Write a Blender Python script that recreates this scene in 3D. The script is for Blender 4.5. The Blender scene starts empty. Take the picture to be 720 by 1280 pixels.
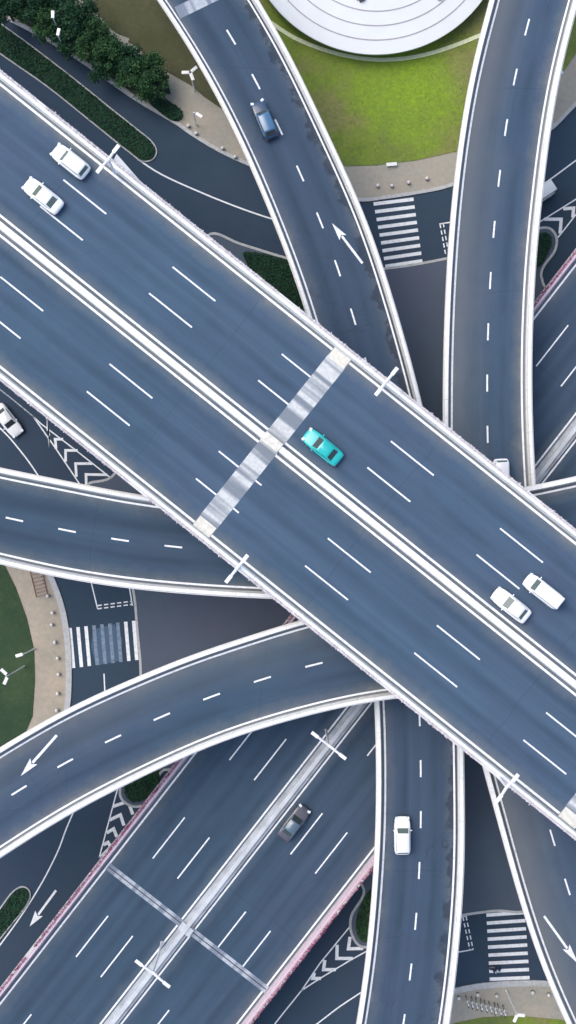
import bpy, bmesh, math, random
import numpy as np
from mathutils import Vector, Matrix
random.seed(7)
rng = np.random.default_rng(7)
R = math.radians
SC = bpy.context.scene
COL = SC.collection

# ------------------------------------------------------------ camera, sky, sun, exposure
H, F = 143.0, 1376.0                    # camera height, focal length in photo pixels (photo is 720 wide)
cam = bpy.data.cameras.new("camera"); camo = bpy.data.objects.new("camera", cam); COL.objects.link(camo)
camo.location = (0, 0, H); camo.rotation_euler = (0, 0, 0)
cam.sensor_fit = 'VERTICAL'; cam.angle = 2 * math.atan(640 / F); cam.clip_end = 3000; cam.clip_start = 1
SC.camera = camo
SUN_EL, SUN_AZ = 58, 300                # azimuth measured clockwise from +Y (up in the picture)
world = bpy.data.worlds.new("World"); SC.world = world; world.use_nodes = True
wn = world.node_tree; bg = wn.nodes['Background']
sky = wn.nodes.new('ShaderNodeTexSky'); sky.sky_type = 'NISHITA'; sky.sun_disc = False
sky.sun_elevation = R(SUN_EL); sky.sun_rotation = R(SUN_AZ); sky.air_density = 1.0; sky.dust_density = 3.0; sky.ozone_density = 0.7
wn.links.new(sky.outputs[0], bg.inputs[0]); bg.inputs[1].default_value = 0.15
sun = bpy.data.lights.new("sun", 'SUN'); sun.energy = .85; sun.angle = R(50); sun.color = (1, .96, .9)
suno = bpy.data.objects.new("sun", sun); COL.objects.link(suno)
sd = Vector((math.sin(R(SUN_AZ)) * math.cos(R(SUN_EL)), math.cos(R(SUN_AZ)) * math.cos(R(SUN_EL)), math.sin(R(SUN_EL))))
suno.rotation_euler = sd.to_track_quat('Z', 'Y').to_euler(); suno.location = (0, 0, 200)
vs = SC.view_settings; vs.view_transform = 'Standard'; vs.look = 'None'; vs.gamma = 1; vs.use_curve_mapping = False
vs.exposure = 0.62

# ------------------------------------------------------------ helpers
Z_HW, Z_AB, Z_CD, Z_TOP = 8.6, 13.8, 19.0, 24.5
def P(px, py, z=0.0):
    s = F / (H - z)
    return np.array([(px - 360) / s, (640 - py) / s])
def PP(pts, z=0.0):
    return np.array([P(a, b, z) for a, b in pts])

LOC = {}
class MB:
    def __init__(s): s.v = []; s.f = []; s.uv = []
    def vert(s, x, y, z, u=0, v=0):
        s.v.append((x, y, z)); s.uv.append((u, v)); return len(s.v) - 1
    def face(s, *i): s.f.append(tuple(i))
    def quad(s, a, b, c, d):
        n = len(s.v)
        for p in (a, b, c, d): s.vert(*p)
        s.f.append((n, n + 1, n + 2, n + 3))
    def box(s, c, d, rz=0.0, taper=1.0):
        cx, cy, cz = c; dx, dy, dz = d[0] / 2, d[1] / 2, d[2] / 2
        ca, sa = math.cos(rz), math.sin(rz); n = len(s.v)
        for k, zz in enumerate((-dz, dz)):
            t = taper if k else 1
            for sx, sy in ((-1, -1), (1, -1), (1, 1), (-1, 1)):
                x, y = sx * dx * t, sy * dy * t
                s.vert(cx + x * ca - y * sa, cy + x * sa + y * ca, cz + zz)
        for q in ((3, 2, 1, 0), (4, 5, 6, 7), (0, 1, 5, 4), (1, 2, 6, 5), (2, 3, 7, 6), (3, 0, 4, 7)):
            s.face(*[n + i for i in q])
    def tube(s, pts, rad, seg=8, cap=True):
        pts = [Vector(p) for p in pts]
        if not hasattr(rad, '__len__'): rad = [rad] * len(pts)
        n0 = len(s.v); ref = Vector((0, 0, 1))
        for i, p in enumerate(pts):
            t = (pts[min(i + 1, len(pts) - 1)] - pts[max(i - 1, 0)]).normalized()
            r = ref if abs(t.dot(ref)) < .95 else Vector((1, 0, 0))
            a = t.cross(r).normalized(); b = t.cross(a).normalized()
            for k in range(seg):
                an = 2 * math.pi * k / seg
                q = p + (a * math.cos(an) + b * math.sin(an)) * rad[i]
                s.vert(*q)
        for i in range(len(pts) - 1):
            for k in range(seg):
                k2 = (k + 1) % seg
                s.face(n0 + i * seg + k, n0 + i * seg + k2, n0 + (i + 1) * seg + k2, n0 + (i + 1) * seg + k)
        if cap:
            s.face(*[n0 + k for k in range(seg)][::-1]); e = n0 + (len(pts) - 1) * seg
            s.face(*[e + k for k in range(seg)])
    def lathe(s, prof, c=(0, 0, 0), seg=16):
        n0 = len(s.v)
        for r, z in prof:
            for k in range(seg):
                a = 2 * math.pi * k / seg
                s.vert(c[0] + r * math.cos(a), c[1] + r * math.sin(a), c[2] + z)
        for i in range(len(prof) - 1):
            for k in range(seg):
                k2 = (k + 1) % seg
                s.face(n0 + i * seg + k, n0 + i * seg + k2, n0 + (i + 1) * seg + k2, n0 + (i + 1) * seg + k)
        s.face(*[n0 + k for k in range(seg)][::-1]); e = n0 + (len(prof) - 1) * seg
        s.face(*[e + k for k in range(seg)])
    def prism(s, poly, z0, z1):
        n = len(s.v); m = len(poly)
        a = sum(poly[i][0] * poly[(i + 1) % m][1] - poly[(i + 1) % m][0] * poly[i][1] for i in range(m))
        if a < 0: poly = poly[::-1]
        for x, y in poly: s.vert(x, y, z0)
        for x, y in poly: s.vert(x, y, z1)
        s.face(*range(n + m, n + 2 * m))
        for i in range(m):
            j = (i + 1) % m; s.face(n + i, n + j, n + m + j, n + m + i)
    def strip(s, a, b, z, v=None, z2=None):
        """sheet between two polylines"""
        n = len(s.v); m = len(a)
        for i in range(m):
            w = float(np.hypot(*(b[i] - a[i]))); vv = 0 if v is None else v[i]
            s.vert(a[i][0], a[i][1], z, 0, vv); s.vert(b[i][0], b[i][1], z if z2 is None else z2, w, vv)
        for i in range(m - 1):
            k = n + 2 * i; s.face(k, k + 1, k + 3, k + 2)
    def sweep(s, rings, vv=None):
        """closed rings of 3d points, one ring per station, capped"""
        n = len(s.v); m = len(rings[0])
        for q_, r in enumerate(rings):
            for p in r: s.vert(*p, 0, 0 if vv is None else vv[q_])
        for i in range(len(rings) - 1):
            for k in range(m):
                k2 = (k + 1) % m
                s.face(n + i * m + k, n + i * m + k2, n + (i + 1) * m + k2, n + (i + 1) * m + k)
        s.face(*[n + k for k in range(m)][::-1]); e = n + (len(rings) - 1) * m
        s.face(*[e + k for k in range(m)])
    def build(s, name, mat, parent=None, smooth=False, subsurf=0, recalc=True, bevel=0):
        me = bpy.data.meshes.new(name)
        o0 = LOC.get(parent.name, (0, 0, 0)) if parent else (0, 0, 0)
        me.from_pydata([(a - o0[0], b - o0[1], c - o0[2]) for a, b, c in s.v], [], s.f)
        uvl = me.uv_layers.new(name="UVMap")
        vi = np.empty(len(me.loops), dtype=np.int32); me.loops.foreach_get('vertex_index', vi)
        uvl.data.foreach_set('uv', np.array(s.uv, dtype=np.float32)[vi].ravel())
        if recalc:
            bm = bmesh.new(); bm.from_mesh(me); bmesh.ops.recalc_face_normals(bm, faces=bm.faces); bm.to_mesh(me); bm.free()
        me.materials.append(mat)
        if smooth: me.polygons.foreach_set('use_smooth', [True] * len(me.polygons))
        o = bpy.data.objects.new(name, me); COL.objects.link(o)
        if parent: o.parent = parent; LOC[o.name] = o0
        if bevel:
            b = o.modifiers.new('bevel', 'BEVEL'); b.width = bevel; b.segments = 2; b.limit_method = 'ANGLE'; b.angle_limit = R(35)
        if subsurf:
            m = o.modifiers.new('subsurf', 'SUBSURF'); m.levels = subsurf; m.render_levels = subsurf
        return o
def tag(o, label=None, cat=None, group=None, kind=None):
    if label: o['label'] = label
    if cat: o['category'] = cat
    if group: o['group'] = group
    if kind: o['kind'] = kind
    return o
def empty(name, loc, label=None, cat=None, group=None, rz=0, local=False):
    o = bpy.data.objects.new(name, None); COL.objects.link(o); o.location = loc; o.rotation_euler = (0, 0, rz)
    o.empty_display_size = .3
    LOC[o.name] = (0, 0, 0) if local else tuple(loc)      # local: parts are given in the thing's own frame
    return tag(o, label, cat, group)
def copy_tree(o, parent=None):
    c = o.copy(); COL.objects.link(c)
    if parent: c.parent = parent
    for ch in list(o.children): copy_tree(ch, c)
    return c
def catmull(pts, n=14):
    pts = np.asarray(pts, float)
    p = np.vstack([2 * pts[0] - pts[1], pts, 2 * pts[-1] - pts[-2]]); out = []
    for i in range(1, len(p) - 2):
        p0, p1, p2, p3 = p[i - 1], p[i], p[i + 1], p[i + 2]
        t0 = 0; t1 = t0 + max(np.linalg.norm(p1 - p0), 1e-6) ** .5; t2 = t1 + max(np.linalg.norm(p2 - p1), 1e-6) ** .5; t3 = t2 + max(np.linalg.norm(p3 - p2), 1e-6) ** .5
        for t in np.linspace(t1, t2, n, endpoint=False):
            A1 = (t1 - t) / (t1 - t0) * p0 + (t - t0) / (t1 - t0) * p1
            A2 = (t2 - t) / (t2 - t1) * p1 + (t - t1) / (t2 - t1) * p2
            A3 = (t3 - t) / (t3 - t2) * p2 + (t - t2) / (t3 - t2) * p3
            B1 = (t2 - t) / (t2 - t0) * A1 + (t - t0) / (t2 - t0) * A2
            B2 = (t3 - t) / (t3 - t1) * A2 + (t - t1) / (t3 - t1) * A3
            out.append((t2 - t) / (t2 - t1) * B1 + (t - t1) / (t2 - t1) * B2)
    out.append(p[-2]); return np.array(out)
def arclen(c): return np.concatenate([[0], np.cumsum(np.hypot(*np.diff(c, axis=0).T))])
def resample(c, n):
    s = arclen(c); t = np.linspace(0, s[-1], n)
    return np.stack([np.interp(t, s, c[:, 0]), np.interp(t, s, c[:, 1])], 1)
def smooth_curve(c, it=3):
    c = c.copy()
    for _ in range(it): c[1:-1] = .25 * c[:-2] + .5 * c[1:-1] + .25 * c[2:]
    return c
def line_strip(mb, pts, w, z):
    """painted line of width w along a world polyline"""
    pts = np.asarray(pts, float); t = np.gradient(pts, axis=0); t /= np.hypot(t[:, 0], t[:, 1])[:, None]
    n = np.stack([-t[:, 1], t[:, 0]], 1) * w / 2
    mb.strip(pts + n, pts - n, z, arclen(pts))

# ------------------------------------------------------------ materials
def new_mat(name):
    m = bpy.data.materials.new(name); m.use_nodes = True
    nt = m.node_tree; return m, nt, nt.nodes, nt.links, nt.nodes['Principled BSDF']
def N(ns, t, **k):
    n = ns.new(t)
    for a, b in k.items(): setattr(n, a, b)
    return n
def noise(ns, ls, vec, scale, detail=4, rough=.6):
    n = ns.new('ShaderNodeTexNoise'); n.inputs['Scale'].default_value = scale; n.inputs['Detail'].default_value = detail; n.inputs['Roughness'].default_value = rough
    if vec is not None: ls.new(vec, n.inputs['Vector'])
    return n.outputs['Fac']
def ramp(ns, ls, fac, stops):
    r = ns.new('ShaderNodeValToRGB'); e = r.color_ramp.elements
    while len(e) < len(stops): e.new(.5)
    for el, (p, c) in zip(e, stops):
        el.position = p; el.color = (*c, 1) if hasattr(c, '__len__') else (c, c, c, 1)
    ls.new(fac, r.inputs[0]); return r.outputs[0]
def mathn(ns, ls, op, a, b=None, clamp=False):
    m = ns.new('ShaderNodeMath'); m.operation = op; m.use_clamp = clamp
    for i, x in enumerate((a, b)):
        if x is None: continue
        if isinstance(x, (int, float)): m.inputs[i].default_value = x
        else: ls.new(x, m.inputs[i])
    return m.outputs[0]
def mix(ns, ls, fac, a, b, mode='MIX'):
    m = ns.new('ShaderNodeMix'); m.data_type = 'RGBA'; m.blend_type = mode
    if isinstance(fac, (int, float)): m.inputs[0].default_value = fac
    else: ls.new(fac, m.inputs[0])
    for i, x in ((6, a), (7, b)):
        if isinstance(x, tuple): m.inputs[i].default_value = (*x, 1)
        else: ls.new(x, m.inputs[i])
    return m.outputs[2]
def bump(ns, ls, bs, h, strength=.3, dist=.05):
    b = ns.new('ShaderNodeBump'); b.inputs['Strength'].default_value = strength; b.inputs['Distance'].default_value = dist
    ls.new(h, b.inputs['Height']); ls.new(b.outputs[0], bs.inputs['Normal'])
def simple(name, col, rough=.6, var=.12, scale=3, metallic=0, spec=None, bmp=0, coat=0):
    m, nt, ns, ls, bs = new_mat(name)
    tc = ns.new('ShaderNodeTexCoord')
    f = noise(ns, ls, tc.outputs['Object'], scale, 6)
    c = ramp(ns, ls, f, [(.3, tuple(x * (1 - var) for x in col)), (.7, tuple(min(1, x * (1 + var)) for x in col))])
    ls.new(c, bs.inputs['Base Color']); bs.inputs['Roughness'].default_value = rough; bs.inputs['Metallic'].default_value = metallic
    if spec is not None: bs.inputs['Specular IOR Level'].default_value = spec
    if coat: bs.inputs['Coat Weight'].default_value = coat; bs.inputs['Coat Roughness'].default_value = .08
    if bmp: bump(ns, ls, bs, noise(ns, ls, tc.outputs['Object'], scale * 6, 4), bmp)
    return m
DUST = (.2, .205, .195)
def asphalt(name, col, width=None, median=False, blotch=0, dust=.75, broad=0, lanes=2):
    """road surface: UV u = metres across, v = metres along"""
    tracks = [(f_, .74) for f_ in ((.3, .7) if lanes == 2 else (.125, .26, .41, .59, .74, .875))]
    m, nt, ns, ls, bs = new_mat(name)
    tc = ns.new('ShaderNodeTexCoord'); geo = ns.new('ShaderNodeNewGeometry')
    pos = geo.outputs['Position']
    big = noise(ns, ls, pos, .09, 5, .6); fine = noise(ns, ls, pos, 9, 3, .7); mid = noise(ns, ls, pos, .5, 5, .65)
    c = mix(ns, ls, ramp(ns, ls, big, [(.3, 0.), (.7, 1.)]), tuple(x * .82 for x in col), tuple(x * 1.2 for x in col))
    hue = noise(ns, ls, pos, .035, 3, .5)
    c = mix(ns, ls, ramp(ns, ls, hue, [(.42, 0.), (.6, .8)]), c, tuple(a * f for a, f in zip(col, (1.28, .98, 1.06))))
    c = mix(ns, ls, ramp(ns, ls, mid, [(.35, 0.), (.75, .5)]), c, tuple(a * f for a, f in zip(col, (1.0, 1.18, 1.12))))
    c = mix(ns, ls, ramp(ns, ls, fine, [(.3, .0), (.8, .4)]), c, tuple(x * 1.35 for x in col))
    if width:
        sep = ns.new('ShaderNodeSeparateXYZ'); ls.new(tc.outputs['UV'], sep.inputs[0]); u, v = sep.outputs[0], sep.outputs[1]
        mp = ns.new('ShaderNodeMapping'); mp.inputs['Scale'].default_value = (1.3, .025, 1); ls.new(tc.outputs['UV'], mp.inputs[0])
        st = noise(ns, ls, mp.outputs[0], 1.0, 4, .6)
        c = mix(ns, ls, ramp(ns, ls, st, [(.42, 0.), (.7, .42)]), c, tuple(a * f for a, f in zip(col, (1.45, 1.35, 1.25))))
        mp2 = ns.new('ShaderNodeMapping'); mp2.inputs['Scale'].default_value = (.55, .012, 1); mp2.inputs['Location'].default_value = (7, 3, 0); ls.new(tc.outputs['UV'], mp2.inputs[0])
        st2 = noise(ns, ls, mp2.outputs[0], 1.0, 3, .6)
        c = mix(ns, ls, ramp(ns, ls, st2, [(.45, 0.), (.68, .4)]), c, tuple(x * .72 for x in col))
        for fr, dp in tracks:                        # paler polished wheel paths and dark oil line between them
            dd = mathn(ns, ls, 'ABSOLUTE', mathn(ns, ls, 'SUBTRACT', mathn(ns, ls, 'ADD', u, mathn(ns, ls, 'MULTIPLY', mathn(ns, ls, 'SUBTRACT', noise(ns, ls, pos, .2, 2, .5), .5), .5)), fr * width))
            k0 = mathn(ns, ls, 'MULTIPLY', ramp(ns, ls, dd, [(.1, 1.), (.75, 0.)]), ramp(ns, ls, noise(ns, ls, pos, .12, 4, .6), [(.35, .15), (.65, .8)]))
            c = mix(ns, ls, k0, c, tuple(x * dp for x in col))
        sd0 = mathn(ns, ls, 'FRACT', mathn(ns, ls, 'MULTIPLY', mathn(ns, ls, 'ADD', v, mathn(ns, ls, 'MULTIPLY', big, 1.5)), .041))
        c = mix(ns, ls, mathn(ns, ls, 'MULTIPLY', mathn(ns, ls, 'LESS_THAN', sd0, .005), .28), c, tuple(x * .55 for x in col))
        vo = ns.new('ShaderNodeTexVoronoi'); vo.feature = 'DISTANCE_TO_EDGE'; vo.inputs['Scale'].default_value = .16
        wv = ns.new('ShaderNodeVectorMath'); wv.operation = 'ADD'; nz = ns.new('ShaderNodeTexNoise'); nz.inputs['Scale'].default_value = .9; nz.inputs['Detail'].default_value = 5; ls.new(pos, nz.inputs['Vector'])
        ls.new(pos, wv.inputs[0]); ls.new(nz.outputs['Color'], wv.inputs[1]); ls.new(wv.outputs[0], vo.inputs['Vector'])
        ck = mathn(ns, ls, 'MULTIPLY', mathn(ns, ls, 'LESS_THAN', vo.outputs['Distance'], .006), ramp(ns, ls, noise(ns, ls, pos, .05, 3, .5), [(.55, 0.), (.66, .28)]))
        c = mix(ns, ls, ck, c, tuple(x * .45 for x in col))
        ed = mathn(ns, ls, 'MINIMUM', u, mathn(ns, ls, 'SUBTRACT', width, u))
        if median:
            dm = mathn(ns, ls, 'ABSOLUTE', mathn(ns, ls, 'SUBTRACT', u, width / 2))
            dm = mathn(ns, ls, 'SUBTRACT', dm, .2)
            ed = mathn(ns, ls, 'MINIMUM', ed, dm)
        wob = noise(ns, ls, pos, .35, 4, .7)
        ed = mathn(ns, ls, 'ADD', ed, mathn(ns, ls, 'MULTIPLY', mathn(ns, ls, 'SUBTRACT', wob, .5), 2.2))
        k = ramp(ns, ls, mathn(ns, ls, 'MULTIPLY', ed, .4), [(.12, dust), (.3, dust * .45), (.75, 0.)])
        c = mix(ns, ls, k, c, DUST)
        if broad:                                     # pale worn, dusty lane on the outer side of the bend
            bn = noise(ns, ls, pos, .16, 4, .6)
            b1 = mathn(ns, ls, 'ADD', mathn(ns, ls, 'MULTIPLY', u, 1 / width), mathn(ns, ls, 'MULTIPLY', mathn(ns, ls, 'SUBTRACT', bn, .5), .5))
            c = mix(ns, ls, ramp(ns, ls, b1, [(.05, broad), (.22, broad * .75), (.6, 0.)]), c, (.135, .15, .165))
        if blotch:                                     # dark scalloped blotches along one edge of the deck
            uu = u if blotch < 0 else mathn(ns, ls, 'SUBTRACT', width, u)
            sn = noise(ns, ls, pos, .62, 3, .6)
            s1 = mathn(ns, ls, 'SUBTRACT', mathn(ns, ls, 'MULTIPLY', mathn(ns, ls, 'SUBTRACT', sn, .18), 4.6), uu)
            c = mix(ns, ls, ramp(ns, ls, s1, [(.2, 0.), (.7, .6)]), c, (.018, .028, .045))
    ls.new(c, bs.inputs['Base Color']); bs.inputs['Roughness'].default_value = .88; bs.inputs['Specular IOR Level'].default_value = .25
    bump(ns, ls, bs, fine, .15, .02)
    return m
def lawn_mat(name, stops, scale=.12, lush=None):
    m, nt, ns, ls, bs = new_mat(name)
    geo = ns.new('ShaderNodeNewGeometry'); pos = geo.outputs['Position']
    a = noise(ns, ls, pos, scale, 6, .65); b = noise(ns, ls, pos, 2.5, 5, .7); c0 = noise(ns, ls, pos, 14, 3, .7)
    c = ramp(ns, ls, a, stops)
    if lush:                                      # greener watered patch in the middle of the lawn
        vm = ns.new('ShaderNodeVectorMath'); vm.operation = 'DISTANCE'; ls.new(pos, vm.inputs[0]); vm.inputs[1].default_value = (*lush, .2)
        dd = mathn(ns, ls, 'ADD', mathn(ns, ls, 'MULTIPLY', vm.outputs['Value'], .1), mathn(ns, ls, 'MULTIPLY', mathn(ns, ls, 'SUBTRACT', noise(ns, ls, pos, .18, 5, .65), .5), 1.3))
        c = mix(ns, ls, ramp(ns, ls, dd, [(.15, 1.), (.55, .6), (.95, 0.)]), c, (.24, .42, .015))
    c = mix(ns, ls, ramp(ns, ls, b, [(.35, 0.), (.7, .55)]), c, tuple(x * .8 for x in stops[0][1]))
    c = mix(ns, ls, ramp(ns, ls, c0, [(.4, 0.), (.75, .5)]), c, tuple(x * 1.12 for x in stops[-1][1]))
    ls.new(c, bs.inputs['Base Color']); bs.inputs['Roughness'].default_value = .95; bs.inputs['Specular IOR Level'].default_value = .1
    bump(ns, ls, bs, b, .6, .15)
    return m
def paving(name, c1, c2, scale=2.2):
    m, nt, ns, ls, bs = new_mat(name)
    geo = ns.new('ShaderNodeNewGeometry'); pos = geo.outputs['Position']
    br = ns.new('ShaderNodeTexBrick'); ls.new(pos, br.inputs['Vector']); br.inputs['Scale'].default_value = scale
    br.inputs['Color1'].default_value = (*c1, 1); br.inputs['Color2'].default_value = (*tuple(x * .88 for x in c1), 1); br.inputs['Mortar'].default_value = (*tuple(x * .6 for x in c1), 1)
    br.inputs['Mortar Size'].default_value = .015
    c = mix(ns, ls, ramp(ns, ls, noise(ns, ls, pos, .22, 5, .6), [(.35, 0.), (.65, .9)]), br.outputs[0], c2)
    c = mix(ns, ls, ramp(ns, ls, noise(ns, ls, pos, 1.7, 5, .7), [(.4, 0.), (.75, .5)]), c, tuple(x * .65 for x in c1))
    ls.new(c, bs.inputs['Base Color']); bs.inputs['Roughness'].default_value = .9
    return m
def foliage(name, c1, c2, c3):
    m, nt, ns, ls, bs = new_mat(name)
    geo = ns.new('ShaderNodeNewGeometry')
    f = noise(ns, ls, geo.outputs['Position'], .9, 4, .6)
    c = ramp(ns, ls, f, [(.3, c1), (.5, c2), (.72, c3)])
    ls.new(c, bs.inputs['Base Color']); bs.inputs['Roughness'].default_value = .7; bs.inputs['Specular IOR Level'].default_value = .25
    return m
def concrete_joint(name, c1, c2, scale):
    m, nt, ns, ls, bs = new_mat(name)
    tc = ns.new('ShaderNodeTexCoord'); geo = ns.new('ShaderNodeNewGeometry')
    mp = ns.new('ShaderNodeMapping'); mp.inputs['Scale'].default_value = (.03, scale, 1); ls.new(tc.outputs['UV'], mp.inputs[0])
    a = noise(ns, ls, mp.outputs[0], 1, 2, .5); b = noise(ns, ls, geo.outputs['Position'], 3, 5, .7)
    c = ramp(ns, ls, a, [(.44, c2), (.5, tuple((x + y) / 2 for x, y in zip(c1, c2))), (.54, c1)])
    c = mix(ns, ls, ramp(ns, ls, b, [(.35, 0.), (.8, .5)]), c, tuple(x * .75 for x in c2))
    ls.new(c, bs.inputs['Base Color']); bs.inputs['Roughness'].default_value = .85
    return m
def paint_mat(name, col, wear, under):
    m, nt, ns, ls, bs = new_mat(name)
    geo = ns.new('ShaderNodeNewGeometry')
    b = noise(ns, ls, geo.outputs['Position'], 2.2, 6, .75)
    c = mix(ns, ls, ramp(ns, ls, b, [(.62 - wear, 0.), (.8 - wear * .4, 1.)]), col, under)
    ls.new(c, bs.inputs['Base Color']); bs.inputs['Roughness'].default_value = .7
    return m
def parapet_mat(name, col):
    m, nt, ns, ls, bs = new_mat(name)
    geo = ns.new('ShaderNodeNewGeometry')
    a = noise(ns, ls, geo.outputs['Position'], .6, 6, .7); b = noise(ns, ls, geo.outputs['Position'], 4, 5, .7)
    c = mix(ns, ls, ramp(ns, ls, a, [(.5, 0.), (.85, .35)]), col, tuple(x * .75 for x in col))
    c = mix(ns, ls, ramp(ns, ls, b, [(.5, 0.), (.8, .4)]), c, tuple(x * .6 for x in col))
    tc = ns.new('ShaderNodeTexCoord'); sep = ns.new('ShaderNodeSeparateXYZ'); ls.new(tc.outputs['UV'], sep.inputs[0])
    md_ = mathn(ns, ls, 'FRACT', mathn(ns, ls, 'MULTIPLY', sep.outputs[1], .2))
    c = mix(ns, ls, mathn(ns, ls, 'MULTIPLY', mathn(ns, ls, 'LESS_THAN', md_, .012), .4), c, tuple(x * .3 for x in col))
    mpu = ns.new('ShaderNodeMapping'); mpu.inputs['Scale'].default_value = (1, .8, 1); ls.new(tc.outputs['UV'], mpu.inputs[0])
    c = mix(ns, ls, ramp(ns, ls, noise(ns, ls, mpu.outputs[0], 1, 4, .7), [(.52, 0.), (.72, .4)]), c, tuple(x * .62 for x in col))
    ls.new(c, bs.inputs['Base Color']); bs.inputs['Roughness'].default_value = .7
    return m

BLUE = np.array((.045, .078, .12))
def bl(k): return tuple(float(x) for x in BLUE * k)
M = {
 'road': asphalt('ground asphalt', bl(.74)),
 'white': paint_mat('road paint', (.84, .86, .87), .13, (.46, .5, .55)),
 'faded': paint_mat('worn road paint', (.22, .29, .37), .2, bl(1.3)),
 'dull': paint_mat('dull road paint', (.5, .53, .57), .2, bl(1.2)),
 'parapet': parapet_mat('painted parapet', (.88, .89, .87)), 'parapet_pink': parapet_mat('pinkish parapet', (.68, .53, .6)),
 'concrete': simple('concrete', (.36, .37, .38), .85, .18, 1.5, bmp=.2),
 'kerb': simple('kerb stone', (.46, .47, .47), .85, .18, 2.5),
 'islandtop': asphalt('island paving', (.082, .108, .145)),
 'joint': concrete_joint('joint concrete', (.66, .68, .67), (.21, .245, .285), .62),
 'joint2': concrete_joint('narrow joint concrete', (.48, .52, .57), (.2, .24, .3), .5),
 'cream': simple('cover plate concrete', (.7, .68, .6), .8, .15, 2),
 'medgrey': simple('median concrete', (.4, .43, .46), .85, .3, .5), 'medpale': simple('pale median concrete', (.56, .59, .61), .85, .15, .6),
 'soil': simple('soil', (.07, .065, .06), .95, .4, 3),
 'pave_left': paving('beige paving', (.42, .38, .31), (.5, .42, .32)),
 'pave_top': paving('grey paving', (.4, .39, .33), (.42, .37, .3)),
 'lawn': lawn_mat('bright lawn', [(.3, (.07, .13, .04)), (.42, (.16, .22, .05)), (.5, (.2, .31, .03)), (.57, (.25, .26, .08)), (.68, (.27, .24, .12))], .055, tuple(P(508, 108))),
 'lawn_dry': lawn_mat('olive lawn', [(.3, (.05, .062, .032)), (.5, (.085, .09, .045)), (.7, (.12, .115, .07))], .1),
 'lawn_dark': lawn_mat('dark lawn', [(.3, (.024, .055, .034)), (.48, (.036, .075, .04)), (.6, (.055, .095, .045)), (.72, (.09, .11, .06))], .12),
 'bed': simple('bed soil', (.02, .035, .025), .95, .4, 2),
 'leaf_dark': foliage('dark leaves', (.012, .046, .028), (.02, .07, .034), (.04, .1, .04)),
 'leaf_mid': foliage('mid leaves', (.02, .065, .03), (.034, .095, .036), (.06, .135, .045)),
 'leaf_deep': foliage('deep green leaves', (.012, .05, .032), (.018, .07, .036), (.03, .09, .04)),  # the clipped beds' own deep green
 'bark': simple('bark', (.09, .07, .055), .95, .3, 6),
 'flower': foliage('bougainvillea', (.2, .035, .09), (.42, .13, .24), (.6, .36, .46)),
 'pale': foliage('pale planting', (.66, .6, .62), (.8, .72, .76), (.86, .84, .85)),
 'steel_w': simple('white painted steel', (.85, .86, .87), .4, .04),
 'steel_d': simple('dark steel', (.06, .065, .07), .45, .1, metallic=.6),
 'rust': simple('red brown steel', (.28, .15, .13), .7, .2),
 'roof': simple('white roof sheeting', (.72, .75, .76), .55, .03, .4),
 'seam': simple('roof seam', (.36, .34, .37), .7, .1),
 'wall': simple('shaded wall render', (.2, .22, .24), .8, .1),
 'stone': simple('pale stone', (.66, .65, .63), .7, .12, 8),
 'glass': simple('car glass', (.035, .05, .055), .06, .1, spec=.6),
 'glass_g': simple('greenish car glass', (.12, .16, .15), .1, .15, spec=.6),
 'tyre': simple('tyre rubber', (.018, .018, .02), .85, .1),
 'rim': simple('wheel rim', (.5, .5, .52), .3, .05, metallic=.9),
 'headlight': simple('headlight', (.75, .8, .85), .1, .05),
 'taillight': simple('tail light', (.4, .02, .02), .2, .05),
 'trim': simple('black trim', (.02, .022, .025), .5, .1),
 'c_white': simple('white car paint', (.9, .91, .91), .25, .02, coat=.8),
 'c_teal': simple('teal car paint', (.012, .48, .46), .28, .04, coat=.8),
 'c_teal2': simple('pale teal car paint', (.25, .62, .62), .3, .04, coat=.8),
 'c_blue': simple('dark blue car paint', (.015, .05, .11), .3, .04, coat=.8),
 'c_blue_sheen': simple('blue car roof sky sheen', (.06, .16, .29), .3, .05, coat=.8),  # sky reflection on the blue roof, put into its colour
 'c_grey': simple('mauve grey car paint', (.085, .085, .105), .3, .05, coat=.8),
 'c_grey_sheen': simple('grey car roof sky sheen', (.1, .16, .21), .3, .05, coat=.8),  # roof colour lightened to stand for reflected sky
 'lamp': simple('lamp diffuser', (.85, .86, .84), .3, .03),
 'skin': simple('skin', (.45, .3, .22), .6, .05),
 'cloth': simple('navy jacket', (.03, .03, .09), .85, .15),
 'helmet': simple('helmet', (.3, .5, .55), .3, .05),
}

# ------------------------------------------------------------ ground, pavements, lawns, islands (setting)
mb = MB(); mb.quad((-700, -700, -.06), (700, -700, -.06), (700, 700, -.06), (-700, 700, -.06))
tag(mb.build('ground', simple('bare ground', (.16, .16, .13), .95, .3, .05)), kind='structure')
mb = MB(); mb.quad((-160, -190, 0), (160, -190, 0), (160, 190, 0), (-160, 190, 0))
road = tag(mb.build('road', M['road']), kind='structure')

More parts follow.
